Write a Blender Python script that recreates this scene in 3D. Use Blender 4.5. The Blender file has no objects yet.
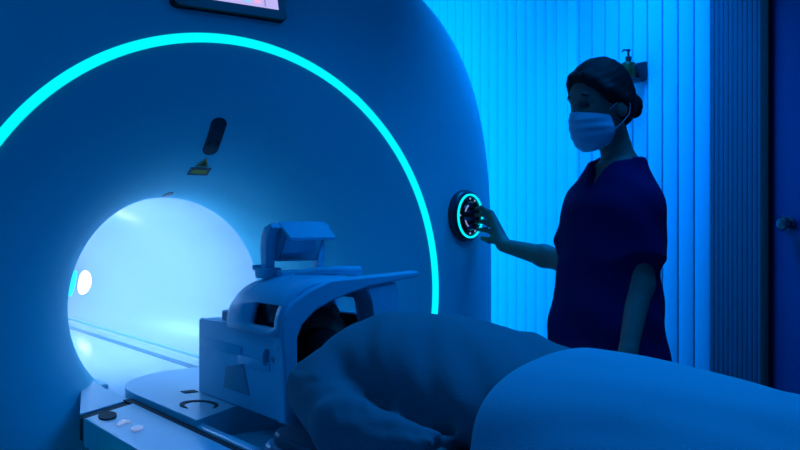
import bpy, bmesh, math, random
import numpy as np
from mathutils import Vector, noise as bnoise
random.seed(4); np.random.seed(4)
C = bpy.context.scene.collection
PI = math.pi

# ------------------------------------------------------------------ camera
TH = math.radians(35.7); F = 900.0; CZ = 1.22
cam_d = bpy.data.cameras.new('camera'); cam_d.sensor_width = 36; cam_d.lens = 36*F/800
cam = bpy.data.objects.new('camera', cam_d); C.objects.link(cam)
cam.location = (0, 0, CZ); cam.rotation_euler = (PI/2, 0, -TH)
cam_d.clip_start = 0.02
bpy.context.scene.camera = cam

# ------------------------------------------------------------------ light
sc = bpy.context.scene
sc.view_settings.view_transform = 'Standard'; sc.view_settings.look = 'None'
sc.view_settings.exposure = 0.0; sc.view_settings.gamma = 1.0; sc.view_settings.use_curve_mapping = False
w = bpy.data.worlds.new('world'); sc.world = w; w.use_nodes = True
bg = w.node_tree.nodes['Background']
bg.inputs[0].default_value = (0.0, 0.20, 1.0, 1); bg.inputs[1].default_value = 0.165

def area(name, loc, target, sx, sy, col, power, spread=180):
    d = bpy.data.lights.new(name, 'AREA'); d.shape = 'RECTANGLE'; d.size = sx; d.size_y = sy
    d.color = col; d.energy = power; d.spread = math.radians(spread)
    o = bpy.data.objects.new(name, d); C.objects.link(o); o.location = loc
    o.rotation_euler = (Vector(target)-Vector(loc)).to_track_quat('-Z', 'Y').to_euler()
    return o
# cyan wall washer standing behind the scanner, blue washer in the ceiling along the wall
area('wall_washer_cyan', (2.36, 3.80, 1.45), (3.0, 3.5, 1.45), 1.25, 2.5, (0.0, 0.33, 1.0), 33)
area('wall_washer_blue', (2.55, 2.36, 2.86), (3.0, 2.45, 0.7), 0.3, 0.9, (0.0, 0.25, 1.0), 20, 80)
# added unseen blue fill above the patient table, standing in for a ceiling panel
area('added_fill_table', (1.75, 1.15, 2.84), (1.2, 1.1, 0.9), 0.7, 1.5, (0.0, 0.25, 1.0), 18, 100)
# added unseen blue fill from upper left, brightening the scanner front and coil
area('added_fill_left', (-0.3, 2.0, 2.84), (1.0, 1.9, 0.9), 0.6, 1.0, (0.0, 0.28, 1.0), 7.5)

# ------------------------------------------------------------------ materials
def mat(name, col, rough=0.5, metal=0.0, bump=0.0, scale=40.0, emit=None, es=0.0, spec=0.5, var=0.06, stretch=None, sheen=0.0):
    m = bpy.data.materials.new(name); m.use_nodes = True
    nt = m.node_tree; b = nt.nodes['Principled BSDF']
    b.inputs['Roughness'].default_value = rough; b.inputs['Metallic'].default_value = metal
    b.inputs['Specular IOR Level'].default_value = spec
    if sheen: b.inputs['Sheen Weight'].default_value = sheen
    tc = nt.nodes.new('ShaderNodeTexCoord'); n = nt.nodes.new('ShaderNodeTexNoise')
    n.inputs['Scale'].default_value = scale; n.inputs['Detail'].default_value = 3
    if stretch:
        mp = nt.nodes.new('ShaderNodeMapping'); mp.inputs['Scale'].default_value = stretch
        nt.links.new(tc.outputs['Object'], mp.inputs[0]); nt.links.new(mp.outputs[0], n.inputs['Vector'])
    else: nt.links.new(tc.outputs['Object'], n.inputs['Vector'])
    r = nt.nodes.new('ShaderNodeValToRGB')
    r.color_ramp.elements[0].color = tuple(c*(1-var) for c in col)+(1,)
    r.color_ramp.elements[1].color = tuple(min(1, c*(1+var)) for c in col)+(1,)
    nt.links.new(n.outputs['Fac'], r.inputs[0]); nt.links.new(r.outputs[0], b.inputs['Base Color'])
    if bump:
        bp = nt.nodes.new('ShaderNodeBump'); bp.inputs['Strength'].default_value = bump; bp.inputs['Distance'].default_value = 0.002
        nt.links.new(n.outputs['Fac'], bp.inputs['Height']); nt.links.new(bp.outputs[0], b.inputs['Normal'])
    if emit:
        b.inputs['Emission Color'].default_value = emit+(1,); b.inputs['Emission Strength'].default_value = es
    return m
M = dict(
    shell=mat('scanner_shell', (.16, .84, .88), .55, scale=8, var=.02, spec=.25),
    liner=mat('bore_liner_white', (.90, .92, .93), .22, scale=6, var=.02),
    ring=mat('cyan_light_strip', (.1, .5, .5), .4, emit=(0.0, .93, 1.0), es=1.05, var=.01),
    lamp=mat('white_lamp', (.9, .9, .9), .4, emit=(.19, .46, 1.0), es=10.8, var=.01),
    oval=mat('oval_lamp', (.9, .9, .9), .4, emit=(.95, .98, 1.0), es=3.0, var=.01),
    black=mat('black_gloss', (.006, .007, .010), .15),
    dark=mat('dark_plastic', (.02, .025, .04), .4),
    seam=mat('dark_gap', (.01, .012, .02), .7),
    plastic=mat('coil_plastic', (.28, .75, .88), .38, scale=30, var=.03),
    plastic2=mat('coil_plastic_grey', (.18, .38, .46), .45, scale=30),
    clear=mat('mirror_glass', (.25, .28, .32), .06, metal=.9),
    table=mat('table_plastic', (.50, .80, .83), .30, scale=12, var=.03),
    pad=mat('grey_vinyl_pad', (.10, .12, .16), .5, bump=.2, scale=120),
    padrim=mat('pad_rim', (.45, .5, .58), .4),
    yellow=mat('yellow_print', (.75, .42, .02), .5),
    green=mat('olive_bottle', (.035, .038, .006), .35),
    blanket=mat('light_blanket', (.35, .58, .64), .85, bump=.35, scale=220, sheen=.2, spec=.2),
    sweater=mat('slate_knit', (.12, .235, .26), .9, bump=.5, scale=260, sheen=.15, spec=.15),
    scrub=mat('navy_scrubs', (.016, .008, .075), .9, bump=.3, scale=160, spec=.1),
    skin=mat('skin', (.28, .16, .125), .5, scale=60, var=.08, spec=.25),
    hair=mat('dark_hair', (.010, .008, .009), .6, bump=.6, scale=60, stretch=(1, 1, 5), spec=.2),
    mask=mat('pale_blue_mask', (.4, .56, .68), .85, bump=.3, scale=150, spec=.1),
    white=mat('shaded_eye_white', (.14, .14, .14), .25), iris=mat('dark_iris', (.02, .012, .008), .15),  # eye white darkened so its colour carries the eye-socket shadow
    shoe=mat('white_clog', (.6, .6, .6), .5),
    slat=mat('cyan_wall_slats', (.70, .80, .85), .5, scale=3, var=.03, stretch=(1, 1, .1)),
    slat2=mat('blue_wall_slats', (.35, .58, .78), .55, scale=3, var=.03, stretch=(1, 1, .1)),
    slat3=mat('dark_fluted_panel', (.07, .10, .17), .6, scale=9, var=.12, stretch=(1, 6, .1)),
    door=mat('blue_door', (.05, .05, .20), .45, scale=5), frame=mat('black_frame', (.008, .008, .012), .6),
    wall=mat('painted_wall', (.4, .45, .5), .7), floor=mat('vinyl_floor', (.16, .19, .22), .35, scale=14, var=.15),
    ceil=mat('ceiling_paint', (.4, .43, .46), .8), steel=mat('steel', (.2, .21, .24), .25, metal=1),
)

# ------------------------------------------------------------------ helpers
WL = {}
def wl(o): return WL.get(o.name, Vector((0, 0, 0)))
def link_mesh(name, me, parent=None):
    n = len(me.vertices); co = np.empty(n*3); me.vertices.foreach_get('co', co); co = co.reshape(-1, 3)
    c = (co.min(0)+co.max(0))/2
    if parent is None: c[2] = co[:, 2].min()
    me.vertices.foreach_set('co', (co-c).ravel()); me.update()
    o = bpy.data.objects.new(name, me); C.objects.link(o)
    cv = Vector(c); WL[o.name] = cv
    if parent is not None:
        o.parent = parent; o.location = cv-wl(parent)
    else: o.location = cv
    return o
def mesh(name, verts, faces, m, parent=None, smooth=True, angle=None):
    me = bpy.data.meshes.new(name); me.from_pydata([tuple(map(float, v)) for v in verts], [], [tuple(map(int, f)) for f in faces])
    ms = m if isinstance(m, (list, tuple)) else [m]
    for k in ms: me.materials.append(k)
    bm = bmesh.new(); bm.from_mesh(me); bmesh.ops.recalc_face_normals(bm, faces=bm.faces)
    for f in bm.faces: f.smooth = smooth
    if angle:
        for e in bm.edges:
            if len(e.link_faces) == 2 and e.calc_face_angle(0) > math.radians(angle): e.smooth = False
    bm.to_mesh(me); bm.free()
    return link_mesh(name, me, parent)
def from_bm(name, bm, m, parent=None, smooth=True, angle=40):
    ms = m if isinstance(m, (list, tuple)) else [m]
    bmesh.ops.recalc_face_normals(bm, faces=bm.faces)
    for f in bm.faces: f.smooth = smooth
    for e in bm.edges:
        if len(e.link_faces) == 2 and e.calc_face_angle(0) > math.radians(angle): e.smooth = False
    me = bpy.data.meshes.new(name); bm.to_mesh(me); bm.free()
    for k in ms: me.materials.append(k)
    return link_mesh(name, me, parent)
def thing(name, label, cat, loc, group=None):
    o = bpy.data.objects.new(name, None); C.objects.link(o); o.location = loc; o.empty_display_size = .1
    WL[o.name] = Vector(loc); o['label'] = label; o['category'] = cat
    if group: o['group'] = group
    return o
def tag(o, label, cat): o['label'] = label; o['category'] = cat; return o
def struct(o): o['kind'] = 'structure'; return o
def add_box(bm, lo, hi, bev=0.0, seg=3):
    vs = [bm.verts.new((x, y, z)) for z in (lo[2], hi[2]) for y in (lo[1], hi[1]) for x in (lo[0], hi[0])]
    fs = [bm.faces.new([vs[i] for i in q]) for q in ((0, 1, 3, 2), (4, 6, 7, 5), (0, 4, 5, 1), (1, 5, 7, 3), (3, 7, 6, 2), (2, 6, 4, 0))]
    if bev:
        es = {e for f in fs for e in f.edges}
        bmesh.ops.bevel(bm, geom=list(es), offset=bev, segments=seg, affect='EDGES', profile=.5)
def box(name, lo, hi, m, parent=None, bev=.004):
    bm = bmesh.new(); add_box(bm, lo, hi, bev); return from_bm(name, bm, m, parent)
def prism(name, poly, axis, lo, hi, m, parent=None, bev=0.0, seg=3):
    """polygon (2-D list) extruded along an axis: 'z' -> (x,y), 'x' -> (y,z), 'y' -> (x,z)"""
    mk = {'z': lambda p, t: (p[0], p[1], t), 'x': lambda p, t: (t, p[0], p[1]), 'y': lambda p, t: (p[0], t, p[1])}[axis]
    bm = bmesh.new()
    a = [bm.verts.new(mk(p, lo)) for p in poly]; b = [bm.verts.new(mk(p, hi)) for p in poly]; n = len(poly)
    f1 = bm.faces.new(a); f2 = bm.faces.new(b[::-1])
    for i in range(n): bm.faces.new((a[i], b[i], b[(i+1) % n], a[(i+1) % n]))
    if bev:
        es = list(set(f1.edges) | set(f2.edges))
        bmesh.ops.bevel(bm, geom=es, offset=bev, segments=seg, affect='EDGES', profile=.5)
    return from_bm(name, bm, m, parent)
def tube_data(pts, r, n=10, closed=False):
    pts = [Vector(p) for p in pts]; V = []; Fc = []; N = len(pts)
    rs = r if isinstance(r, (list, tuple)) else [r]*N
    t0 = (pts[1]-pts[0]).normalized(); up = Vector((0, 0, 1)) if abs(t0.z) < .9 else Vector((1, 0, 0))
    u = t0.cross(up).normalized()
    for i, p in enumerate(pts):
        t = ((pts[(i+1) % N] if (closed or i < N-1) else p)-(pts[i-1] if (closed or i > 0) else p)).normalized()
        u = (u-t*u.dot(t)).normalized(); v = t.cross(u)
        for k in range(n):
            a = 2*PI*k/n; V.append(p+(u*math.cos(a)+v*math.sin(a))*rs[i])
    for i in range(N if closed else N-1):
        j = (i+1) % N
        for k in range(n): Fc.append((i*n+k, i*n+(k+1) % n, j*n+(k+1) % n, j*n+k))
    if not closed: Fc += [tuple(range(n)), tuple((N-1)*n+k for k in range(n))]
    return V, Fc
def tube(name, pts, r, m, parent=None, n=10, closed=False):
    V, Fc = tube_data(pts, r, n, closed); return mesh(name, V, Fc, m, parent, angle=50)
def grid(name, rows, m, parent=None, closed_u=False, solid=0.0, angle=None, caps=False):
    """rows: list of equally long point lists"""
    nr, nc = len(rows), len(rows[0]); V = [p for r in rows for p in r]; Fc = []
    for i in range(nr-1):
        for j in range(nc if closed_u else nc-1):
            k = (j+1) % nc; Fc.append((i*nc+j, i*nc+k, (i+1)*nc+k, (i+1)*nc+j))
    if caps: Fc += [tuple(range(nc)), tuple((nr-1)*nc+k for k in range(nc))]
    o = mesh(name, V, Fc, m, parent, angle=angle)
    if solid:
        md = o.modifiers.new('thick', 'SOLIDIFY'); md.thickness = solid; md.offset = 0
    return o
def frame_disc(name, c, ux, uy, n, prof, m, parent, seg=48, caps=True):
    """turned piece around direction n: prof = [(r, h)...]"""
    c, ux, uy, n = map(Vector, (c, ux, uy, n))
    rows = [[c+(ux*math.cos(2*PI*k/seg)+uy*math.sin(2*PI*k/seg))*r+n*h for k in range(seg)] for r, h in prof]
    return grid(name, rows, m, parent, closed_u=True, angle=35, caps=caps)

# ---- smooth implicit bodies: blended round cones and section lofts meshed by surface nets
def rc(a, b, ra, rb, k=.02, mode='add', clip=()):
    a = np.array(a, float); b = np.array(b, float); ab = b-a; L2 = max(ab@ab, 1e-9)
    def fn(P):
        q = P-a; t = np.clip((q@ab)/L2, 0, 1)
        d = np.sqrt(((q-t[..., None]*ab)**2).sum(-1))-(ra+(rb-ra)*t)
        for p0, nn in clip: d = np.maximum(d, (P-np.array(p0))@np.array(nn))
        return d
    r = max(ra, rb)
    return fn, np.minimum(a, b)-r, np.maximum(a, b)+r, k, mode
def ell(c, ax, rad, k=.02, mode='add', clip=()):
    c = np.array(c, float); A = np.array(ax, float); R = np.array(rad, float)
    def fn(P):
        q = (P-c)@A.T; k0 = np.sqrt(((q/R)**2).sum(-1)); k1 = np.sqrt(((q/R**2)**2).sum(-1))+1e-9
        d = k0*(k0-1)/k1
        for p0, nn in clip: d = np.maximum(d, (P-np.array(p0))@np.array(nn))
        return d
    r = R.max()
    return fn, c-r, c+r, k, mode
def sec(o, ex, ey, es, tab, k=.02, mode='add', n=2.0, clip=()):
    """loft: at distance s along es the section is a superellipse centre (cx,cy) half sizes (a,b); tab rows (s,cx,cy,a,b)"""
    o = np.array(o, float); E = np.array([ex, ey, es], float); T = np.array(tab, float)
    fine = np.linspace(T[0, 0], T[-1, 0], 80)
    cols = [np.interp(fine, T[:, 0], T[:, j]) for j in range(1, 5)]
    ker = np.ones(5)/5
    cols = [np.convolve(np.pad(cv, 2, mode='edge'), ker, 'valid') for cv in cols]
    def fn(P):
        q = (P-o)@E.T; s = q[..., 2]
        cx, cy, a, b = (np.interp(s, fine, cv) for cv in cols)
        x = np.abs(q[..., 0]-cx)/a; y = np.abs(q[..., 1]-cy)/b
        rr = (x**n+y**n)**(1/n)
        d = (rr-1)*np.minimum(a, b)
        d = np.maximum(d, np.maximum(T[0, 0]-s, s-T[-1, 0]))
        for p0, nn in clip: d = np.maximum(d, (P-np.array(p0))@np.array(nn))
        return d
    ext = np.abs(T[:, 1:3]).max()+T[:, 3:5].max()
    pts = np.array([o+E[2]*s+sx*E[0]*ext+sy*E[1]*ext for s in (T[0, 0], T[-1, 0]) for sx in (-1, 1) for sy in (-1, 1)])
    return fn, pts.min(0), pts.max(0), k, mode
def sdf(name, prims, h, m, parent=None, disp=None, post=()):
    lo = np.min([p[1] for p in prims if p[4] == 'add'], 0)-4*h-.01; hi = np.max([p[2] for p in prims if p[4] == 'add'], 0)+4*h+.01
    N = np.ceil((hi-lo)/h).astype(int)+1
    G = np.full(N, 1.0, np.float32)
    ax = [lo[i]+h*np.arange(N[i]) for i in range(3)]
    def sub(l, u):
        return tuple(slice(max(0, int((l[i]-lo[i])/h)-1), min(N[i], int((u[i]-lo[i])/h)+3)) for i in range(3))
    for fn, l, u, k, mode in prims:
        mg = max(k, 3*h)+.005; s = sub(l-mg, u+mg)
        if min(G[s].shape) == 0: continue
        P = np.stack(np.meshgrid(*[ax[i][s[i]] for i in range(3)], indexing='ij'), -1)
        d = fn(P); g = G[s]
        if mode == 'add':
            hh = np.maximum(k-np.abs(g-d), 0)/k; G[s] = np.minimum(g, d)-hh*hh*k/4
        elif mode == 'sub':
            hh = np.maximum(k-np.abs(g+d), 0)/k; G[s] = np.maximum(g, -d)+hh*hh*k/4
        else: G[s] = np.maximum(g, d)
    if disp is not None:
        idx = np.argwhere(np.abs(G) < .05)
        P = lo+h*idx; G[tuple(idx.T)] += disp(P)
    neg = G < 0
    c = np.zeros(N-1, np.int8)
    for dx in (0, 1):
        for dy in (0, 1):
            for dz in (0, 1): c += neg[dx:N[0]-1+dx, dy:N[1]-1+dy, dz:N[2]-1+dz]
    cells = np.argwhere((c > 0) & (c < 8))
    ids = np.full(N-1, -1, np.int64); ids[tuple(cells.T)] = np.arange(len(cells))
    acc = np.zeros((len(cells), 3)); cnt = np.zeros(len(cells))
    cor = [(dx, dy, dz) for dx in (0, 1) for dy in (0, 1) for dz in (0, 1)]
    for i, ca in enumerate(cor):
        for cb in cor[i+1:]:
            if sum(abs(p-q) for p, q in zip(ca, cb)) != 1: continue
            ga = G[tuple((cells+ca).T)]; gb = G[tuple((cells+cb).T)]; mk = (ga < 0) != (gb < 0)
            t = np.where(mk, ga/np.where(mk, ga-gb, 1), 0)
            acc += np.where(mk[:, None], np.array(ca)+t[:, None]*(np.array(cb)-np.array(ca)), 0); cnt += mk
    V = lo+h*(cells+acc/cnt[:, None])
    Fc = []
    for a in range(3):
        b, d = (a+1) % 3, (a+2) % 3
        sl0 = [slice(None)]*3; sl1 = [slice(None)]*3; sl0[a] = slice(0, N[a]-1); sl1[a] = slice(1, N[a])
        e = np.argwhere(neg[tuple(sl0)] != neg[tuple(sl1)])
        e = e[(e[:, b] > 0) & (e[:, d] > 0) & (e[:, b] < N[b]-1) & (e[:, d] < N[d]-1)]
        ob = np.zeros(3, int); ob[b] = 1; od = np.zeros(3, int); od[d] = 1
        q = np.stack([ids[tuple((e-ob-od).T)], ids[tuple((e-od).T)], ids[tuple(e.T)], ids[tuple((e-ob).T)]], 1)
        fl = neg[tuple(sl0)][tuple(e.T)]
        q[~fl] = q[~fl][:, ::-1]; Fc.append(q)
    Fc = np.concatenate(Fc)
    # light smoothing
    for _ in range(2):
        A = np.zeros_like(V); n = np.zeros(len(V))
        for i in range(4):
            for j in ((i+1) % 4, (i-1) % 4):
                np.add.at(A, Fc[:, i], V[Fc[:, j]]); np.add.at(n, Fc[:, i], 1)
        V = V*.5+.5*A/n[:, None]
    me = bpy.data.meshes.new(name); me.from_pydata(V.tolist(), [], Fc.tolist()); me.materials.append(m)
    me.polygons.foreach_set('use_smooth', np.ones(len(Fc), bool)); me.update()
    return link_mesh(name, me, parent)

RV = np.array((math.cos(TH), -math.sin(TH), 0)); FV = np.array((math.sin(TH), math.cos(TH), 0)); UV = np.array((0, 0, 1.))
def pt(px, py, d):
    """a real point d metres deep in front of the lens"""
    return FV*d+RV*((px-400)/F*d)+UV*((225-py)/F*d+CZ)
def on_y(px, py, Y):
    a = (px-400)/F; r = FV+RV*a+UV*((225-py)/F); return r*(Y/r[1])+UV*CZ
def lerp(a, b, t): return a+(b-a)*t

# ------------------------------------------------------------------ room
WX = 3.0
struct(box('floor', (-1.6, -1.6, -.05), (3.3, 6.0, 0), M['floor'], bev=0))
struct(box('ceiling', (-1.6, -1.6, 2.9), (3.3, 6.0, 2.95), M['ceil'], bev=0))
struct(box('wall_right', (WX+.03, -1.6, 0), (WX+.15, 6.0, 2.9), M['wall'], bev=0))
struct(box('wall_back', (-1.6, 5.85, 0), (WX+.03, 6.0, 2.9), M['wall'], bev=0))
def boards(name, y0, y1, pitch, gap, x0, x1, m, bev=.004):
    bm = bmesh.new(); n = max(1, round((y1-y0)/pitch)); p = (y1-y0)/n
    for i in range(n): add_box(bm, (x0, y0+i*p+gap/2, 0), (x1, y0+(i+1)*p-gap/2, 2.9), bev, 2)
    add_box(bm, (x1-.004, y0, 0), (x1+.02, y1, 2.9), 0)
    return struct(from_bm(name, bm, m))
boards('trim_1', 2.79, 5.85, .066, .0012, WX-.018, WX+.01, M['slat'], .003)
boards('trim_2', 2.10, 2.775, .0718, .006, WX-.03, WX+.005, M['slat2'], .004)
struct(box('trim_5', (WX-.03, 2.775, 0), (WX+.03, 2.79, 2.9), M['slat2'], bev=.003))
boards('trim_3', 1.88, 2.10, .0192, .0008, WX-.034, WX+.005, M['slat3'], .0025)
# dark door frame, door leaf and lever
struct(box('trim_4', (WX-.05, 1.845, 0), (WX+.03, 1.88, 2.9), M['frame'], bev=.003))
door = struct(prism('door_1', [(.92, 0), (1.845, 0), (1.845, 2.9), (.92, 2.9)], 'x', WX-.03, WX+.03, M['door'], bev=.004))
hp = Vector((WX-.03, 1.775, 1.225))
frame_disc('door_handle', hp, (0, 1, 0), (0, 0, 1), (-1, 0, 0), [(.024, 0), (.024, .008), (.014, .012), (.010, .03), (.022, .034), (.026, .045), (.020, .055), (.004, .058)], M['steel'], door, 24)

# ------------------------------------------------------------------ MRI scanner
AX = 1.10; RZ = 1.003; BZ = .975; BR = .335
RI, RO = .732, .760
gan = thing('mri_scanner', 'large white MRI scanner with cyan ring of light around its glowing round bore', 'scanner', (AX, 3.2, 0))
NP = 180
def ang(k): return 2*PI*k/NP
def ring_pt(k, r, y, zc): return (AX+r*math.cos(ang(k)), y, zc+r*math.sin(ang(k)))
# bore tube, lip and funnel-shaped front cover in one sweep (quarter ellipse)
rows = []
for y in (5.3, 4.7, 4.0, 3.5, 3.2, 3.0, 2.9): rows.append([ring_pt(k, BR, y, BZ) for k in range(NP)])
grid('bore_liner', rows+[[ring_pt(k, BR, 2.85, BZ) for k in range(NP)]], M['liner'], gan, closed_u=True)
rows = []
for i in range(33):
    t = PI/2*(1-i/32); u = math.sin(t)
    r = RI-(RI-BR)*u; y = 2.85-.485*math.cos(t); zc = RZ-(RZ-BZ)*u
    rows.append([ring_pt(k, r, y, zc) for k in range(NP)])
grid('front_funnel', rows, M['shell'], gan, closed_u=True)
# ring of light in a shallow channel
rows = [[ring_pt(k, r, y, RZ) for k in range(NP)] for r, y in ((RI, 2.372), (RI+.002, 2.364), (RI+.008, 2.360), ((RI+RO)/2, 2.359), (RO-.008, 2.360), (RO-.002, 2.364), (RO, 2.372))]
grid('ring_light', rows, M['ring'], gan, closed_u=True)
def outer_r(a):
    c, s = abs(math.cos(a)), math.sin(a)
    if s >= 0: n, b = 3.2, 1.16
    else: n, b = 7.0, RZ-.002
    return 1/((c/1.12)**n+(abs(s)/b)**n)**(1/n)
DEP = .26
def off_y(t): return 2.365+.085*t+(DEP-.085)*(1-max(0, 1-t**5)**.2)
def face_y(r, a): 
    t = min(1, max(0, (r-RO)/(outer_r(a)-RO))); return off_y(t)
rows = []
for i in range(41):
    t = .8*i/16 if i < 16 else 1-.2*((40-i)/24)**2.2
    rows.append([(lambda a, r: (AX+r*math.cos(a), off_y(t), RZ+r*math.sin(a)))(ang(k), lerp(RO, outer_r(ang(k)), t)) for k in range(NP)])
for y in (2.9, 3.6, 4.4, 5.24): rows.append([(AX+outer_r(ang(k))*math.cos(ang(k)), y, RZ+outer_r(ang(k))*math.sin(ang(k))) for k in range(NP)])
rows.append([(AX+(outer_r(ang(k))-.06)*math.cos(ang(k)), 5.3, RZ+(outer_r(ang(k))-.06)*math.sin(ang(k))) for k in range(NP)])
rows.append([ring_pt(k, BR, 5.3, BZ) for k in range(NP)])
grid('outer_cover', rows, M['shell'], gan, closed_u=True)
# lamp strip along the roof of the bore, oval lamp on its side
rows = []
for y in (2.95, 3.5, 4.3, 5.2):
    rows.append([(AX+r*math.cos(a), y, BZ+r*math.sin(a)) for r, a in [(BR-.006, math.radians(d)) for d in (132, 127, 122, 117)]+[(BR-.016, math.radians(d)) for d in (117, 122, 127, 132)]])
grid('bore_lamp', rows, M['lamp'], gan, closed_u=True, caps=True, angle=30)
rows = []
for rr in (0.02, .5, .85, 1.0):
    rows.append([(AX+math.sqrt(BR**2-(.915-BZ+.062*rr*math.sin(a))**2)-.004*(1.2-rr), 4.86+.11*rr*math.cos(a), .915+.062*rr*math.sin(a)) for a in [2*PI*k/32 for k in range(32)]])
grid('oval_lamp', rows, M['oval'], gan, closed_u=True)
# bore bridge: floor of the tunnel and the flat shelf in front of it
for s in (-1, 1):
    q = [(.645, 2.232), (.806, 2.342), (.806, 2.55), (.832, 2.85), (.832, 5.28), (.805, 5.28), (.805, 2.84), (.735, 2.53)]
    if s > 0: q = [(2*AX-x, y) for x, y in q]
    prism('bore_bridge', q, 'z', .70, .760, M['table'], gan, bev=0)
box('bridge_floor', (.832, 2.42, .69), (1.368, 5.28, .722), M['liner'], gan, bev=.004)
box('floor_groove', (1.235, 2.7, .720), (1.270, 5.25, .7235), M['plastic2'], gan, bev=0)
V, Fc = [], []
for k in range(6):
    a = -.02-.42*k/5
    for y in (5.02, 5.15): V.append((AX+(BR-.002)*math.cos(a), y, BZ+(BR-.002)*math.sin(a))); 
for k in range(6):
    a = -.02-.42*k/5
    for y in (5.02, 5.15): V.append((AX+(BR+.006)*math.cos(a), y, BZ+(BR+.006)*math.sin(a)))
for k in range(5): Fc += [(2*k, 2*k+1, 2*k+3, 2*k+2), (12+2*k, 12+2*k+1, 12+2*k+3, 12+2*k+2), (2*k, 2*k+2, 14+2*k, 12+2*k), (2*k+1, 2*k+3, 15+2*k, 13+2*k)]
mesh('end_light', V, Fc, M['ring'], gan)
for x in (.86, 1.34): box('bridge_rail', (x-.012, 2.72, .722), (x+.012, 5.25, .740), M['table'], gan, bev=.004)
# laser window and warning sticker on the funnel above the bore
def funnel(phi, r):
    u = (RI-r)/(RI-BR); t = math.asin(min(1, max(0, u))); zc = RZ-(RZ-BZ)*u
    return Vector((AX+r*math.cos(phi), 2.85-.485*math.cos(t), zc+r*math.sin(phi)))
def funnel_patch(name, pts, m, parent, off=.003, dome=0.0):
    """outline in (across, along) metres; along = towards the bore"""
    def mp(a, b, lift):
        r = .495-b*.58; p = funnel(PI/2-a/r, r); q = funnel(PI/2-a/r, r+.002); s = funnel(PI/2-(a+.002)/r, r)
        n = (q-p).cross(s-p).normalized()
        if n.y > 0: n = -n
        return p+n*lift
    cx = sum(p[0] for p in pts)/len(pts); cy = sum(p[1] for p in pts)/len(pts)
    rows = [[mp(*p, -.004) for p in pts], [mp(*p, off) for p in pts]]
    for sc_ in (.85, .55, .2): rows.append([mp(cx+(p[0]-cx)*sc_, cy+(p[1]-cy)*sc_, off+dome*(1-sc_**2)) for p in pts])
    return grid(name, rows, m, parent, closed_u=True, angle=50, caps=True)
cap = [(.024*math.cos(a), -.055+.026*math.sin(a)) for a in np.linspace(-PI, 0, 13)]+[(.024*math.cos(a), .055+.026*math.sin(a)) for a in np.linspace(0, PI, 13)]
lw = funnel_patch('laser_window', cap, M['dark'], gan, .004, .006)
funnel_patch('laser_aperture', [(.018*math.cos(a), .030+.018*math.sin(a)) for a in np.linspace(0, 2*PI, 24, endpoint=False)], M['black'], lw, .010, .002)
ws = funnel_patch('warning_sticker', [(-.033, .140), (.033, .140), (.033, .172), (-.033, .172)], M['dark'], gan, .0015)
funnel_patch('yellow_print', [(-.024, .149), (.024, .149), (.024, .164), (-.024, .164)], M['yellow'], ws, .0025)
funnel_patch('warning_triangle', [(0, .098), (.020, .134), (-.020, .134)], M['yellow'], ws, .0025)
funnel_patch('triangle_mark', [(0, .108), (.013, .131), (-.013, .131)], M['dark'], ws, .0032)
funnel_patch('screw_cap', [(.014*math.cos(a)-.03, .262+.010*math.sin(a)) for a in np.linspace(0, 2*PI, 12, endpoint=False)], M['dark'], gan, .002)
# screen at the top of the front cover
yb, yt = face_y(.825, PI/2), face_y(1.05, PI/2)
def scr(a, b, lift): 
    t = Vector((0, yt-yb, .225)).normalized(); n = Vector((0, -t.z, t.y)); return Vector((AX+.008, yb-.012, 1.822))+Vector((1, 0, 0))*a+t*b+n*lift
def rrect(wd, h0, h1, r):
    o = []
    for cx, cy, a0 in ((wd-r, h0+r, -PI/2), (wd-r, h1-r, 0), (-wd+r, h1-r, PI/2), (-wd+r, h0+r, PI)):
        o += [(cx+r*math.cos(a0+PI/2*i/5), cy+r*math.sin(a0+PI/2*i/5)) for i in range(6)]
    return o
rc_ = rrect(.178, 0, .235, .018)
dsp = grid('display', [[scr(*p, -.05) for p in rc_], [scr(*p, .006) for p in rc_], [scr(p[0]*.985, .1175+(p[1]-.1175)*.98, .010) for p in rc_]], M['black'], gan, closed_u=True, caps=True, angle=40)
ms = mat('lit_screen', (.1, .1, .1), .3, emit=(.52, .46, .88), es=1.0)
mesh('screen', [scr(-.150, .030, .0112), scr(.150, .030, .0112), scr(.150, .205, .0112), scr(-.150, .205, .0112)], [(0, 1, 2, 3)], ms, dsp, smooth=False)
cols = [mat('screen_pink', (.1, .1, .1), .3, emit=(.85, .45, .75), es=1), mat('screen_cyan', (.1, .1, .1), .3, emit=(.3, .62, .9), es=1), mat('screen_pale', (.1, .1, .1), .3, emit=(.75, .7, .95), es=1), mat('screen_dark', (.1, .1, .1), .3, emit=(.2, .14, .5), es=.8)]
V, Fc, mi = [], [], []
for a, b, w_, h_, c in ((-.02, .04, .05, .014, 0), (.035, .04, .03, .02, 1), (.07, .04, .025, .012, 0), (-.045, .034, .003, .16, 3), (-.13, .04, .07, .012, 2), (.105, .034, .003, .16, 3), (-.13, .07, .07, .10, 2), (-.02, .08, .11, .10, 3), (.115, .06, .028, .12, 2)):
    i = len(V); V += [scr(a, b, .0118), scr(a+w_, b, .0118), scr(a+w_, b+h_, .0118), scr(a, b+h_, .0118)]; Fc.append((i, i+1, i+2, i+3)); mi.append(c)
so = mesh('screen_tile', V, Fc, cols, dsp, smooth=False)
for p, c in zip(so.data.polygons, mi): p.material_index = c
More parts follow.
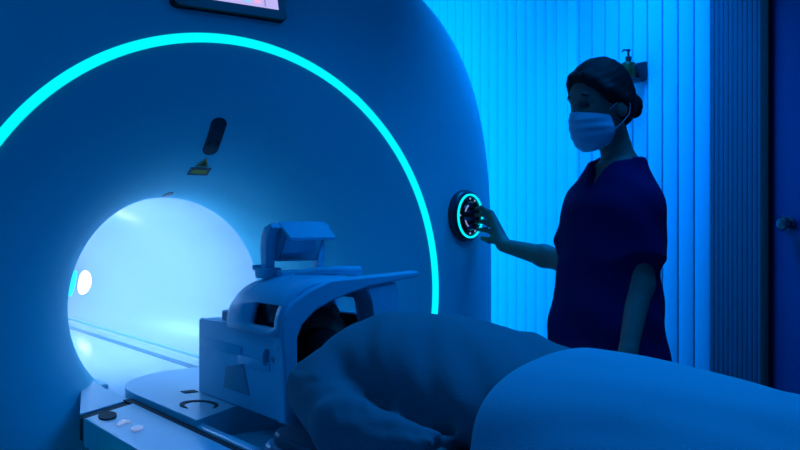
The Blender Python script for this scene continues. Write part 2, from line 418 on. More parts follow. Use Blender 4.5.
# control dial on the right flank
DC = np.array(on_y(466.7, 216.0, face_y(.897, .0)-.004)); dn = Vector((.275, -.96, 0)).normalized(); dx = Vector((-dn.y, dn.x, 0)); dz = Vector((0, 0, 1))
dial = frame_disc('control_dial', DC, dx, dz, dn, [(.090, -.06), (.090, .000), (.087, .008), (.080, .013), (.062, .014), (.058, .008), (.001, .008)], M['dark'], gan, 64)
frame_disc('dial_light', DC, dx, dz, dn, [(.0705, .012), (.0705, .0185), (.0735, .020), (.0765, .0185), (.0765, .012)], M['ring'], dial, 64, caps=False)
frame_disc('dial_knob', DC, dx, dz, dn, [(.050, .006), (.050, .016), (.046, .020), (.030, .018), (.001, .017)], M['black'], dial, 48)
pale = mat('dial_icons', (.2, .2, .2), .4, emit=(.30, .35, .75), es=.7)
for a0, a1 in ((115, 160), (200, 245)):
    pp = [Vector(DC)+(dx*math.cos(math.radians(a))+dz*math.sin(math.radians(a)))*.040+dn*.0195 for a in np.linspace(a0, a1, 8)]
    tube('dial_marking', pp, [.001]+[.0032]*6+[.001], pale, dial, 8)
for a in (30, 62, 90, 178, 270, 300, 335):
    p = Vector(DC)+(dx*math.cos(math.radians(a))+dz*math.sin(math.radians(a)))*.060+dn*.0135
    frame_disc('indicator', p, dx, dz, dn, [(.004, 0), (.004, .002), (.001, .003)], M['ring'] if a in (30, 335) else pale, dial, 12)

# ------------------------------------------------------------------ patient table
tab = thing('patient_table', 'long white scanner table with side ledges running into the bore', 'table', (AX, 1.0, 0))
DK = .72
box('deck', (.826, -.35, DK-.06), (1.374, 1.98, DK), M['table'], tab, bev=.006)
for s in (-1, 1):
    x0, x1 = sorted((AX+s*.288, AX+s*.262))
    rl = box('side_rail', (x0, -.35, .69), (x1, 1.935, .768), M['table'], tab, bev=.006)
    poly = [(AX+s*.475, -.35), (AX+s*.470, 2.150), (AX+s*.312, 2.262), (AX+s*.312, -.35)]
    lg = prism('side_ledge', poly, 'z', .700, .766, M['table'], tab, bev=.004)
    x0, x1 = sorted((AX+s*.313, AX+s*.287))
    box('gap_strip', (x0, -.35, .69), (x1, 2.34, .762), M['seam'], tab, bev=0)
    q = [(AX+s*.463, 2.145), (AX+s*.455, 2.232), (AX+s*.294, 2.342), (AX+s*.294, 2.25)]
    prism('gap_strip', q, 'z', .70, .756, M['seam'], tab, bev=0)
    if s < 0:
        def dot(name, px, py, rx, ry, rot, m, tear=0.0):
            c = np.array(on_y(px, py, 2.0)); r = c-np.array((0, 0, CZ)); c = r*((.767-CZ)/r[2])+np.array((0, 0, CZ))
            o = [(c[0]+(rx*(1-tear*math.sin(a/2)**6)*math.cos(a))*math.cos(rot)-ry*math.sin(a)*math.sin(rot), c[1]+rx*math.cos(a)*math.sin(rot)+ry*math.sin(a)*math.cos(rot)) for a in np.linspace(0, 2*PI, 28, endpoint=False)]
            return prism(name, o, 'z', .760, .7695, m, lg, bev=.001, seg=1)
        dot('button', 107.5, 416, .021, .047, -.35, M['seam'])
        wm = mat('white_icon', (.9, .9, .9), .4, emit=(.6, .62, .75), es=.25)
        dot('icon', 121, 423.5, .007, .026, -.6, wm); dot('icon', 126, 421.5, .005, .018, .3, wm)
        dot('icon', 137, 428.5, .013, .026, -.5, wm)
# raised head plate with a rounded end
hp_ = [(.812, 1.915), (.955, 2.02), (1.245, 2.02), (1.388, 1.915)]
hp_ += [(AX+.288*math.cos(a), 2.35+.29*math.sin(a)) for a in np.linspace(0, PI, 25)]
plate = prism('head_plate', hp_, 'z', .700, .778, M['table'], tab, bev=.004)
gc = np.array(on_y(199, 404.5, 2.2)); r_ = gc-np.array((0, 0, CZ)); gc = r_*((.779-CZ)/r_[2])+np.array((0, 0, CZ))
V, Fc = [], []
arcs = np.linspace(math.radians(-75), math.radians(205), 30)
for i, a in enumerate(arcs):
    e = math.sin(PI*i/29)**.6
    for r in (.056, .056-.016*e-.002):
        V.append((gc[0]+r*.78*math.cos(a), gc[1]+r*1.1*math.sin(a), .7795))
for v in list(V): V.append((v[0], v[1], .772))
n2 = len(arcs)*2
for i in range(len(arcs)-1):
    Fc += [(2*i, 2*i+1, 2*i+3, 2*i+2), (n2+2*i, n2+2*i+1, n2+2*i+3, n2+2*i+2), (2*i, 2*i+2, n2+2*i+2, n2+2*i), (2*i+1, 2*i+3, n2+2*i+3, n2+2*i+1)]
mesh('grip_recess_shade', V, Fc, M['seam'], plate, smooth=False)  # flat dark crescent laid on the plate, painting the shade of a finger hollow
box('slot', (.920, 2.245, .774), (.957, 2.278, .7795), M['seam'], plate, bev=0)
# pedestal under the table
prism('pedestal', [(.80, -.1), (1.40, -.1), (1.46, .2), (1.46, 1.9), (1.40, 2.2), (.80, 2.2), (.74, 1.9), (.74, .2)], 'z', 0, .695, M['table'], tab, bev=.02)
mt = thing('mattress', 'dark grey mattress pad with pale rim under the patient', 'mattress', (AX, .9, DK))
def pad_outline(ins):
    x0, x1, y0, y1, r = .856+ins, 1.344-ins, -.3+ins, 1.745-ins, .10
    o = []
    for cx, cy, a0 in ((x1-r, y0+r, -PI/2), (x1-r, y1-r, 0), (x0+r, y1-r, PI/2), (x0+r, y0+r, PI)):
        o += [(cx+r*math.cos(a0+PI/2*i/8), cy+r*math.sin(a0+PI/2*i/8)) for i in range(9)]
    return o
prism('pad_shell', pad_outline(0), 'z', DK, .765, M['padrim'], mt, bev=.010)
prism('pad_top', pad_outline(.014), 'z', .76, .790, M['pad'], mt, bev=.012)

# ------------------------------------------------------------------ head coil
coil = thing('head_coil', 'pale plastic head coil over the patient head at the bore mouth', 'head coil', (AX, 2.0, .786))
# base block: side profile (y,z)
XL, XR = .957, 1.243
prof = [(1.755, .779), (2.245, .779), (2.245, .968), (2.235, .975), (2.03, .975), (2.02, .985), (1.755, .985)]
bl = prism('base_block', prof, 'x', XL, XL+.012, M['plastic'], coil, bev=.004)
bl2 = prism('base_block', prof, 'x', XR-.012, XR, M['plastic'], coil, bev=.004)
box('base_floor', (XL+.02, 1.775, .779), (XR-.02, 2.24, .845), M['plastic'], coil, bev=.004)
box('back_wall', (XL+.02, 2.05, .80), (XR-.02, 2.243, .974), M['plastic'], coil, bev=.006)
# raised/recessed details of the left side
bm = bmesh.new()
add_box(bm, (XL-.005, 1.985, .902), (XL+.004, 2.225, .928), .003, 2)
add_box(bm, (XL-.005, 1.84, .885), (XL+.004, 2.0, .908), .003, 2)
from_bm('side_rib', bm, M['plastic'], bl)
prism('side_recess', [(1.94, .815), (2.085, .815), (2.07, .87), (1.975, .885)], 'x', XL-.0035, XL+.004, M['plastic2'], bl, bev=.003)
tube('latch', [(XL-.002, 1.85, .935), (XL-.007, 1.85, .925), (XL-.007, 1.85, .90)], .006, M['plastic2'], bl, 8)
tube('latch', [(XL-.004, 1.825, .915), (XL-.004, 1.810, .915)], .005, M['plastic2'], bl, 8)
tube('hook', [(XL-.002, 1.775, .985), (XL-.012, 1.77, .97), (XL-.012, 1.77, .945), (XL-.002, 1.762, .93)], .005, M['plastic2'], bl, 8)
for x0, x1 in ((XL+.012, XL+.018), (XR-.018, XR-.012)): box('inner_shade_sheet', (x0, 1.765, .845), (x1, 2.05, .995), M['dark'], coil, bev=.001)  # dark sheets added to imitate shade inside the coil
box('cable_plug', (.985, 2.10, .972), (1.03, 2.165, 1.0), M['plastic2'], coil, bev=.006)
# dome: vault lofted along y
def vault(y, hw, z0, z1, n=2.6, inset=0.0):
    o = []
    for i in range(33):
        a = PI*i/32; c, s = math.cos(a), math.sin(a)
        o.append((AX-(hw-inset)*math.copysign(abs(c)**(2/n), c), y, z0+(z1-z0-inset)*abs(s)**(2/n)))
    return o
rows = [vault(y, hw, .97, zt) for y, hw, zt in ((2.115, .02, .985), (2.112, .07, 1.01), (2.10, .11, 1.04), (2.075, .135, 1.065), (2.03, .150, 1.085), (1.97, .155, 1.094), (1.88, .156, 1.096), (1.82, .156, 1.094), (1.76, .156, 1.090))]
dome = grid('dome', rows, M['plastic'], coil, solid=.012)
# window cut into the near side of the dome, with a black sheet added behind it as the shade inside
ct = box('cutter', (.90, 1.788, .990), (.990, 1.905, 1.040), M['plastic'], None, bev=.004)
ct2 = box('cutter', (1.215, 1.90, .995), (1.30, 2.02, 1.036), M['plastic'], None, bev=.004)
bo = dome.modifiers.new('window', 'BOOLEAN'); bo.operation = 'DIFFERENCE'; bo.object = ct; bo.solver = 'EXACT'
bo = dome.modifiers.new('far_window', 'BOOLEAN'); bo.operation = 'DIFFERENCE'; bo.object = ct2; bo.solver = 'EXACT'
bpy.context.view_layer.update()
nm = bpy.data.meshes.new_from_object(dome.evaluated_get(bpy.context.evaluated_depsgraph_get()))
dome.modifiers.clear(); dome.data = nm
bpy.data.objects.remove(ct2)
bpy.data.objects.remove(ct)
wf = box('window_shade_sheet', (.964, 1.775, .980), (.970, 1.92, 1.050), M['black'], coil, bev=.001)
# neck flange: outer and inner outline measured at the front end of the coil
YF = 1.75
out_px = [(285, 425), (284.5, 385), (283, 355), (281.5, 336), (284, 318), (291, 304), (308, 291), (330, 280.5), (363, 277), (394, 274), (420, 271)]
in_px = [(300, 425), (299, 385), (298, 358), (298, 338), (303, 325), (316, 311), (333, 301), (350, 294), (369, 287), (396, 281.5), (419, 277)]
def flange(y, grow):
    O = [np.array(on_y(x, yy, YF)) for x, yy in out_px]; I = [np.array(on_y(x, yy, YF)) for x, yy in in_px]
    for L in (O, I):
        for p in L: p[1] = y
    if grow:
        for L in (O, I):
            for i, p in enumerate(L):
                t = i/(len(L)-1); p[0] += grow*.25*(1-t); p[2] -= grow*(.15)
    return O, I
O, I = flange(YF, 0); O2, I2 = flange(YF+.045, 0)
nO = len(O); V = O+I+O2+I2; Fc = []
for i in range(nO-1):
    Fc += [(i, i+1, nO+i+1, nO+i), (2*nO+i, 3*nO+i, 3*nO+i+1, 2*nO+i+1), (i, 2*nO+i, 2*nO+i+1, i+1), (nO+i, nO+i+1, 3*nO+i+1, 3*nO+i)]
Fc += [(0, nO, 3*nO, 2*nO), (nO-1, 2*nO+nO-1, 3*nO+nO-1, 2*nO-1)]
fl = mesh('neck_flange', V, Fc, M['plastic'], coil, angle=50)
md = fl.modifiers.new('bevel', 'BEVEL'); md.width = .006; md.segments = 3; md.limit_method = 'ANGLE'
# far leg of the flange
leg = [(366, 287), (396, 281.5), (400, 291), (399, 330), (399, 400), (378, 400), (376, 330), (374, 302)]
pa = [np.array(on_y(x, y, YF+.005)) for x, y in leg]
bm = bmesh.new(); a = [bm.verts.new(p) for p in pa]; b = [bm.verts.new(p+np.array((-.004, .07, -.004))) for p in pa]; n = len(pa)
bm.faces.new(a); bm.faces.new(b[::-1])
for i in range(n): bm.faces.new((a[i], b[i], b[(i+1) % n], a[(i+1) % n]))
bmesh.ops.bevel(bm, geom=list(bm.edges), offset=.004, segments=2, affect='EDGES')
from_bm('flange_leg', bm, M['plastic'], coil)
# mirror on the dome
mm = box('mirror_base', (1.00, 1.955, 1.090), (1.05, 2.005, 1.116), M['plastic'], coil, bev=.005)
box('base_tab', (1.0, 2.0, 1.108), (1.03, 2.02, 1.122), M['plastic'], mm, bev=.004)
box('mirror_rail', (1.03, 1.925, 1.094), (1.185, 1.953, 1.110), M['plastic'], coil, bev=.005)
box('mirror_rail', (1.15, 1.93, 1.094), (1.185, 2.0, 1.112), M['plastic'], coil, bev=.005)
arm = [(1.965, 1.105), (1.995, 1.105), (2.0, 1.165), (1.995, 1.195), (1.978, 1.215), (1.945, 1.224), (1.935, 1.214), (1.955, 1.205), (1.966, 1.19), (1.969, 1.165)]
prism('mirror_arm', arm, 'x', 1.012, 1.036, M['plastic'], coil, bev=.004)
prism('mirror_arm', arm, 'x', 1.160, 1.176, M['plastic'], coil, bev=.004)
mh = prism('mirror_housing', [(1.926, 1.200), (1.95, 1.214), (1.985, 1.212), (1.99, 1.15), (1.98, 1.131), (1.966, 1.131)], 'x', 1.036, 1.160, M['plastic2'], coil, bev=.006)
prism('mirror', [(1.922, 1.203), (1.927, 1.205), (1.965, 1.138), (1.960, 1.136)], 'x', 1.046, 1.150, M['clear'], mh, bev=.001)
prism('mirror_lid', [(1.956, 1.2285), (1.895, 1.1895), (1.900, 1.183), (1.963, 1.222)], 'x', 1.041, 1.170, M['plastic'], coil, bev=.002)
tube('mirror_rim', [(1.06, 1.90, 1.100), (1.09, 1.86, 1.108), (1.14, 1.83, 1.112), (1.19, 1.83, 1.110), (1.215, 1.87, 1.100)], .011, M['plastic'], coil, 10)

# ------------------------------------------------------------------ patient
X3, Y3, Z3 = (1, 0, 0), (0, 1, 0), (0, 0, 1)
pat = thing('person', 'patient lying face up on the table in a dark long-sleeved sweater, head in the coil', 'person', (AX, 1.0, .79))
def mir(p): return (2*AX-p[0], p[1], p[2])
SH, EL, WR = (.930, 1.555, .892), (.850, 1.345, .858), (.868, 1.115, .852)
body = [
    ell((AX, 1.905, .925), np.eye(3), (.072, .115, .095), .02),
    ell((AX, 1.86, .965), np.eye(3), (.055, .075, .055), .03),
    rc((AX, 1.80, .885), (AX, 1.66, .885), .052, .06, .03),
    sec((AX, 0, 0), X3, Z3, Y3, [(.98, 0, .89, .155, .08), (1.1, 0, .89, .15, .08), (1.3, 0, .90, .14, .09), (1.5, 0, .90, .165, .09), (1.62, 0, .89, .12, .07)], .04),
    rc((AX, 1.785, 1.015), (AX, 1.80, 1.03), .012, .010, .02),
]
for f in (lambda p: p, mir):
    body += [rc(f(SH), f(EL), .05, .038, .03), rc(f(EL), f(WR), .036, .026, .02)]
    W = np.array(f(WR)); s = 1 if f(WR)[0] < AX else -1
    body.append(ell(W+np.array((0, -.055, -.004)), np.eye(3), (.036, .05, .015), .015))
    for i, (dx_, L) in enumerate(((-.028, .062), (-.010, .072), (.009, .076), (.028, .068))):
        b0 = W+np.array((s*dx_, -.095, -.002)); b1 = b0+np.array((s*dx_*.15, -L*.55, .002)); b2 = b1+np.array((0, -L*.45, -.014))
        body += [rc(b0, b1, .009, .0085, .004), rc(b1, b2, .0085, .007, .004)]
    t0 = W+np.array((s*.026, -.03, -.002)); t1 = t0+np.array((s*.026, -.035, -.004)); t2 = t1+np.array((s*.006, -.03, -.006))
    body += [rc(t0, t1, .012, .010, .008), rc(t1, t2, .010, .008, .004)]
    hp2 = np.array(f((AX-.09, 1.0, .895))); kn = np.array(f((AX-.09, .60, .895))); an = np.array(f((AX-.085, .22, .855)))
    body += [rc(hp2, kn, .085, .055, .03), rc(kn, an, .055, .038, .03), rc(an, an+np.array((-s*.01, -.03, .0)), .038, .04, .02), rc(an+np.array((0, -.03, 0)), an+np.array((-s*.02, -.07, .115)), .038, .026, .02)]
pb = sdf('body', body, .0075, M['skin'], pat)
hair = [ell((AX, 1.915, .922), np.eye(3), (.082, .122, .098), .02), rc((AX-.055, 1.83, .875), (AX-.085, 1.70, .885), .04, .03, .03), rc((AX+.05, 1.83, .875), (AX+.07, 1.73, .88), .04, .03, .03),
        rc((AX-.03, 1.80, .93), (AX-.05, 1.70, .925), .055, .045, .03),
        ell((AX, 1.855, 1.02), np.eye(3), (.05, .085, .05), .02, 'sub')]
sdf('hair', hair, .007, M['hair'], pat)
def folds(P):
    x, y, z = P[:, 0], P[:, 1], P[:, 2]
    th = np.arctan2(np.maximum(z-.84, .001), x-AX)
    arm = 1/(1+np.exp((np.abs(x-AX)*-1+.196)/.006))*(z < .93)
    from mathutils import noise
    nz = lambda a, b, c: np.array([noise.noise((p, q, r)) for p, q, r in zip(a.tolist(), b.tolist(), c.tolist())])
    sd = np.sign(x-AX)*3.0
    body_f = .0085*nz(8*y+1.6*th, 1.5*th+1.2*y, sd*0)+.0060*nz(16*y+3.6*th, 1.3*th-2*y, sd*0+5)
    tha = np.arctan2(z-.86, np.abs(x-AX)-.24)
    arm_f = (.0045*nz(13*y+1.2*tha, 1.1*tha, sd)+.0055*nz(30*y-2.2*tha, 1.3*tha, sd+7))*np.clip((1.55-y)/.3, .3, 1)
    return body_f*(1-arm)+arm_f*arm
sw = [
    sec((AX, 0, 0), X3, Z3, Y3, [(.97, 0, .895, .176, .09), (1.08, 0, .898, .180, .100), (1.2, 0, .908, .185, .114), (1.32, 0, .916, .19, .124), (1.45, 0, .916, .198, .127), (1.56, 0, .912, .20, .122), (1.63, 0, .905, .165, .105), (1.70, 0, .90, .10, .075)], .03, n=2.15),
]
for f in (lambda p: p, mir):
    e2 = np.array(f(EL)); w2 = np.array(f(WR)); dirw = (w2-e2)/np.linalg.norm(w2-e2)
    sw += [rc(np.array(f(SH)), np.array(f(EL)), .076, .056, .022), rc(e2, w2+dirw*.03, .057, .041, .025, clip=[(w2+dirw*.012, dirw)])]
sw.append(rc((AX, 1.80, .885), (AX, 1.60, .895), .072, .085, .03, clip=[((AX, 1.735, .9), (0, 1, .15))]))
sdf('sweater', sw, .0065, M['sweater'], pat, disp=folds)

# blanket over hips and legs
def bl_h(y):
    ys = [-.25, -.02, .08, .16, .26, .40, .64, .80, .92, 1.05, 1.10]
    zs = [.02, .09, .165, .205, .145, .155, .184, .200, .206, .209, .209]
    return np.interp(y, ys, zs)
rows = []
NX, NY = 56, 72
for j in range(NY+1):
    v = j/NY; row = []
    for i in range(NX+1):
        xi = -1+2*i/NX
        th = xi*PI/2*1.06
        sn = abs(math.sin(th))
        edge = 1.048+(.024*sn**2-.070*sn**5 if xi < 0 else -.02*sn**2)+.004*math.sin(5*xi+1)
        y = lerp(edge, -.2, v)
        hw = lerp(.262, .245, v)
        cx_, sx_ = math.cos(th), math.sin(th)
        xx = AX+hw*math.copysign(abs(sx_)**.95, sx_)
        zz = .80+bl_h(y)*math.copysign(abs(cx_)**.92, cx_)
        if abs(xi) > .94: zz = max(zz, .798)
        wgt = min(1, 4*v)*.8+.2
        dz_ = .004*math.sin(14*xi+6*y+2*math.sin(7*y))*abs(sx_)*wgt
        dz_ += (.016*bnoise.noise((5.5*y+1.2*xi, 2.2*xi-2.5*y, 3.1))+.007*bnoise.noise((4*y-3*xi, 6*xi+5*y, 8.7)))*min(1, 2*v+.25)
        dip = -.016*math.exp(-(xi/.16)**2)*max(0, min(1, (.95-y)/.3))
        n_ = (sx_, 0, cx_)
        row.append((xx+n_[0]*dz_, y, zz+n_[2]*dz_+dip))
    rows.append(row)
bk = grid('blanket', rows, M['blanket'], None, solid=.010)
tag(bk, 'pale blue blanket over the legs and hips of the lying patient', 'blanket')
md = bk.modifiers.new('sub', 'SUBSURF'); md.levels = 1; md.render_levels = 1

# ------------------------------------------------------------------ nurse
LV = -RV; TC = -FV
def face_dir(deg, pitch=0):
    a = math.radians(deg); f = LV*math.cos(a)+TC*math.sin(a); l = np.cross(UV, f)
    p = math.radians(pitch); f2 = f*math.cos(p)-UV*math.sin(p); u = np.cross(f2, l)
    return f2, l, u
base = pt(609, 225, 2.62); base[2] = 0
nurse = thing('person', 'nurse in navy scrubs and face mask reaching for the scanner dial', 'person', tuple(base))
ft, lt, _ = face_dir(33)
S_ = lambda z, a, b, f=0.0: (z, 0, f, a, b)
torso_tab = [S_(.80, .165, .115, .006), S_(.90, .170, .116, .006), S_(1.0, .150, .103, .004), S_(1.08, .138, .096, .002), S_(1.18, .138, .094, -.002), S_(1.26, .136, .088, -.004), S_(1.315, .125, .078, -.008), S_(1.36, .082, .060, -.018), S_(1.40, .06, .050, -.016)]
TO = base.copy()
torso = sec(TO, lt, ft, UV, torso_tab, .03, n=2.2)
LS, LE, LW = pt(640, 206, 2.53), pt(640, 284, 2.49), pt(628, 352, 2.41)
RS, RE, RW = pt(590, 203, 2.73), pt(567, 262, 2.79), pt(504, 245.5, 3.0)
ff, fl_, fu = face_dir(30, 6)
HS = .985
HC = pt(599.5, 100, 2.60)
H = lambda f, l, u: HC+(ff*f+fl_*l+fu*u)*HS
Ah = np.array((ff, fl_, fu))
def hell(c, rad, k, mode='add'): return ell(c, Ah, np.array(rad)*HS, k*HS, mode)
def hrc(a, b, ra, rb, k, mode='add'): return rc(a, b, ra*HS, rb*HS, k*HS, mode)
NB = pt(623, 172, 2.64)
head = [
    hell(H(-.004, 0, .012), (.096, .076, .094), .02),
    hell(H(.028, 0, -.055), (.060, .056, .075), .035),
    hell(H(.046, 0, -.112), (.028, .028, .022), .03),
    hrc(H(-.010, .045, -.085), H(.042, .018, -.118), .020, .016, .03), hrc(H(-.010, -.045, -.085), H(.042, -.018, -.118), .020, .016, .03),
    hrc(H(.086, 0, -.012), H(.102, 0, -.048), .009, .011, .018), hrc(H(.095, .008, -.052), H(.095, -.008, -.052), .009, .009, .01),
    hrc(H(.082, .024, .006), H(.078, -.024, .006), .011, .011, .02),
    hell(H(.082, .031, -.014), (.014, .014, .009), .012, 'sub'), hell(H(.082, -.031, -.014), (.014, .014, .009), .012, 'sub'),
    hrc(H(.084, .016, -.080), H(.084, -.016, -.080), .007, .007, .01), hrc(H(.083, .012, -.090), H(.083, -.012, -.090), .007, .007, .008),
    hell(H(-.012, .077, -.028), (.022, .010, .032), .008), hell(H(-.012, -.077, -.028), (.022, .010, .032), .008),
    rc(H(-.030, 0, -.075), NB, .045, .047, .03),
]
def hand(wrist, mid, tips_px, knk, thumb, palm_r=.017):
    out = []
    for kp, mp_, tp in knk: out += [rc(kp, mp_, .0092, .0086, .004), rc(mp_, tp, .0086, .0072, .004)]
    return out
nb = [torso,
      rc(LS, LE, .046, .037, .03), rc(LE, LW, .037, .025, .02), rc(RS, RE, .044, .037, .03), rc(RE, lerp(RE, RW, .35), .035, .034, .02), rc(lerp(RE, RW, .35), RW, .034, .023, .02),
      rc(NB, pt(618, 192, 2.63), .047, .065, .04)]+head
# right hand on the dial
KN = [pt(491, 213, 3.07), pt(493.5, 219.5, 3.07), pt(494.5, 226.5, 3.07), pt(494, 233.5, 3.07)]
MD = [pt(482, 207.5, 3.088), pt(482.5, 214, 3.085), pt(483, 221.5, 3.085), pt(484.5, 229.5, 3.085)]
TP = [pt(476, 209, 3.112), pt(475, 215.5, 3.112), pt(475.5, 222.5, 3.112), pt(478, 230, 3.112)]
for k_ in KN: nb.append(rc(lerp(RW, k_, .12), k_, .019, .0115, .012))
for a_, b_, c_ in zip(KN, MD, TP): nb += [rc(a_, b_, .0095, .0088, .004), rc(b_, c_, .0088, .0072, .004)]
t0, t1, t2 = pt(498, 240, 3.025), pt(489, 240.5, 3.065), pt(482, 238, 3.11)
nb += [rc(t0, t1, .015, .011, .012), rc(t1, t2, .0108, .0085, .004)]
# left hand hanging
hd = (LW-LE)/np.linalg.norm(LW-LE); hd = hd*.75-UV*.35; hd /= np.linalg.norm(hd)
sd = ft-hd*(ft@hd); sd /= np.linalg.norm(sd)
nb.append(rc(LW, LW+hd*.05, .022, .024, .015))
for i, L in enumerate((.070, .078, .074, .058)):
    k0 = LW+hd*.085+sd*(.030-.0195*i); k1 = k0+hd*L*.55; k2 = k1+hd*L*.45-lt*.012
    nb += [rc(LW+hd*.03+sd*(.016-.011*i), k0, .014, .0105, .012), rc(k0, k1, .0092, .0085, .004), rc(k1, k2, .0085, .007, .004)]
nb += [rc(LW+hd*.025+sd*.02, LW+hd*.06+sd*.045, .013, .010, .01), rc(LW+hd*.06+sd*.045, LW+hd*.095+sd*.05, .010, .008, .004)]
for s in (-1, 1):
    hp2 = base+lt*s*.085+UV*.84; kn = base+lt*s*.085+UV*.47+ft*.01; an = base+lt*s*.09+UV*.09-ft*.02
    nb += [rc(hp2, kn, .085, .052, .03), rc(kn, an, .054, .036, .03), rc(an-UV*.045, an-UV*.05+ft*.13, .035, .028, .02)]
nbody = sdf('body', nb, .0055, M['skin'], nurse)
# eyes
for s in (-1, 1):
    e = frame_disc('eye', H(.067, s*.031, -.014), fl_, fu, ff, [(.0002, .0095)]+[(.0095*math.sin(t), .0095*math.cos(t)) for t in np.linspace(.1, PI-.1, 10)]+[(.0002, -.0095)], M['white'], nurse, 20, caps=False)
    frame_disc('iris', H(.0760, s*.031, -.015), fl_, fu, ff, [(.0055, -.001), (.0050, .0006), (.0005, .0012)], M['iris'], e, 16)
    tube('eyebrow', [H(.090, s*.014, .010), H(.090, s*.030, .015), H(.080, s*.047, .009)], [.003, .0035, .0015], M['hair'], nurse, 8)
# hair: cap, swept sides and bun
hr = [hell(H(-.008, 0, .026), (.104, .083, .100), .02), hell(H(-.042, 0, -.02), (.068, .078, .075), .03),
      hell(H(.098, 0, -.046), (.086, .098, .100), .012, 'sub'),
      hrc(H(.072, .03, .066), H(.03, .068, .022), .015, .015, .02), hrc(H(.072, -.03, .066), H(.03, -.068, .022), .015, .015, .02),
      hrc(H(.03, .07, .02), H(-.025, .074, -.01), .015, .016, .02),
      hrc(H(-.075, .01, -.030), H(-.098, .02, -.026), .022, .02, .02),
      hell(H(-.104, .020, -.024), (.034, .036, .040), .006)]
def strands(P):
    q = (P-HC)@Ah.T; return .0012*np.sin(220*q[:, 1]+60*q[:, 2])+.0008*np.sin(310*q[:, 2]+90*q[:, 0])
sdf('hair', hr, .005, M['hair'], nurse, disp=strands)
# surgical mask with ear loops
mk_ = [hell(H(.028, 0, -.066), (.077, .066, .080), .02), hrc(H(.096, 0, -.040), H(.080, 0, -.105), .012, .024, .03), hrc(H(.03, .045, -.09), H(.05, .02, -.125), .022, .02, .03), hrc(H(.03, -.045, -.09), H(.05, -.02, -.125), .022, .02, .03),
       (lambda P: (P-H(.033, 0, 0))@(-ff+.25*fu), np.array(HC)-.2, np.array(HC)+.2, .004, 'cut'),
       (lambda P: (P-H(.10, 0, -.034))@(fu*.96-ff*.10), np.array(HC)-.2, np.array(HC)+.2, .004, 'cut'),
       (lambda P: -((P-H(.05, 0, -.146))@(fu*.9+ff*.25)), np.array(HC)-.2, np.array(HC)+.2, .004, 'cut')]
def pleat(P):
    q = (P-HC)@Ah.T; return .0016*np.sin(2*PI*q[:, 2]/.024)*np.clip(q[:, 0]/.06, 0, 1)
mk = sdf('face_mask', mk_, .0045, M['mask'], nurse, disp=pleat)
for s in (-1, 1):
    tube('ear_loop', [H(.028, s*.068, -.035), H(.005, s*.082, -.012), H(-.018, s*.088, -.004), H(-.034, s*.088, -.022), H(-.030, s*.086, -.05), H(-.005, s*.080, -.075), H(.028, s*.062, -.100)], .0013, M['mask'], mk, 8)
# scrub top
def infl(tab, g): return [(s, cx, cy, a+g, b+g) for s, cx, cy, a, b in tab]
top_tab = [S_(.74, .198, .142, .012), S_(.86, .194, .140, .012), S_(1.0, .176, .124, .008), S_(1.1, .162, .114, .002), S_(1.2, .156, .108, -.002), S_(1.28, .150, .102, -.004), S_(1.32, .132, .088, -.010), S_(1.37, .094, .072, -.018), S_(1.40, .070, .060, -.022)]
ld = (LE-LS)/np.linalg.norm(LE-LS); rd = (RE-RS)/np.linalg.norm(RE-RS)
vtip = TO+UV*1.325+ft*.10+lt*.0; vtop = pt(609, 160, 2.58)
st = [sec(TO, lt, ft, UV, top_tab, .03, n=2.2),
      rc(LS, LS+ld*.22, .056, .054, .07, clip=[(LS+ld*.135, ld)]), rc(RS, RS+rd*.22, .054, .052, .07, clip=[(RS+rd*.135, rd)]),
      rc(NB+UV*.012, pt(619, 200, 2.63), .060, .085, .07),
      rc(NB+UV*.055+ft*.01, NB+UV*.16+ft*.01, .064, .064, .008, 'sub')]
for i in range(7):
    t = i/6; c0 = lerp(vtip, NB+ft*.055+UV*.05, t); st.append(rc(c0-ft*.03, c0+ft*.06, .004+.036*t, .004+.036*t, .004, 'sub'))
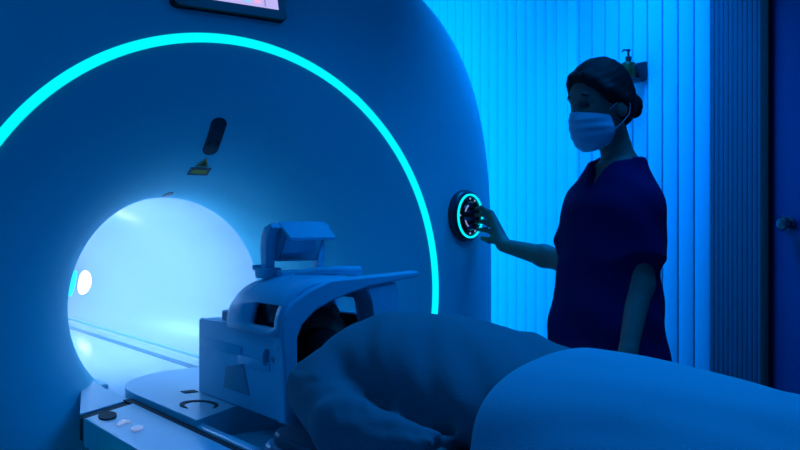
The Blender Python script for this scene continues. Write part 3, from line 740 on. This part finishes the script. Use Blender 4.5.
def scrub_folds(P):
    q = P-TO; a, b, z = q@lt, q@ft, q[:, 2]
    return .004*np.sin(30*a+9*z)*np.clip((1.2-z)/.3, .1, 1)+.002*np.sin(40*z+22*a+14*b)+.002*np.sin(55*b-35*z)
sdf('scrub_top', st, .006, M['scrub'], nurse, disp=scrub_folds)
pants = []
for s in (-1, 1):
    hp2 = base+lt*s*.085+UV*.84; kn = base+lt*s*.09+UV*.47; an = base+lt*s*.09+UV*.06-ft*.02
    pants += [rc(hp2, kn, .10, .085, .04), rc(kn, an, .085, .07, .03, clip=[(an+UV*.01, -UV)])]
pants.append(sec(TO, lt, ft, UV, [(.78, 0, 0, .18, .125), (.95, 0, 0, .172, .12)], .03))
sdf('scrub_trousers', pants, .009, M['scrub'], nurse)
for s in (-1, 1):
    an = base+lt*s*.09+UV*.045-ft*.02
    sdf('clog', [rc(an-ft*.015, an+ft*.14-UV*.008, .044, .037, .02, clip=[(base+UV*.001, -UV)])], .007, M['shoe'], nurse)

# ------------------------------------------------------------------ dispenser on the wall behind the nurse
dp = pt(631, 71, 3.70); dxw = WX-.032
dsn = thing('soap_dispenser', 'small olive-green pump bottle in a dark bracket on the blue slatted wall', 'dispenser', (dxw-.05, dp[1], dp[2]-.045))
yy, zz = dp[1], dp[2]
box('bracket', (dxw-.014, yy-.055, zz-.04), (dxw, yy+.05, zz+.035), M['dark'], dsn, bev=.004)
box('bracket_shelf', (dxw-.085, yy-.042, zz-.045), (dxw-.002, yy+.036, zz-.035), M['dark'], dsn, bev=.003)
frame_disc('bottle', (dxw-.048, yy+.005, zz-.036), (1, 0, 0), (0, 1, 0), (0, 0, 1), [(.030, 0), (.033, .004), (.033, .055), (.028, .068), (.012, .076), (.012, .082)], M['green'], dsn, 24)
frame_disc('pump', (dxw-.048, yy+.005, zz+.044), (1, 0, 0), (0, 1, 0), (0, 0, 1), [(.013, 0), (.013, .014), (.005, .016), (.005, .034), (.009, .036), (.009, .044), (.002, .046)], M['dark'], dsn, 16)
tube('pump_spout', [(dxw-.048, yy+.005, zz+.084), (dxw-.075, yy+.005, zz+.084), (dxw-.085, yy+.005, zz+.076)], .004, M['dark'], dsn, 8)
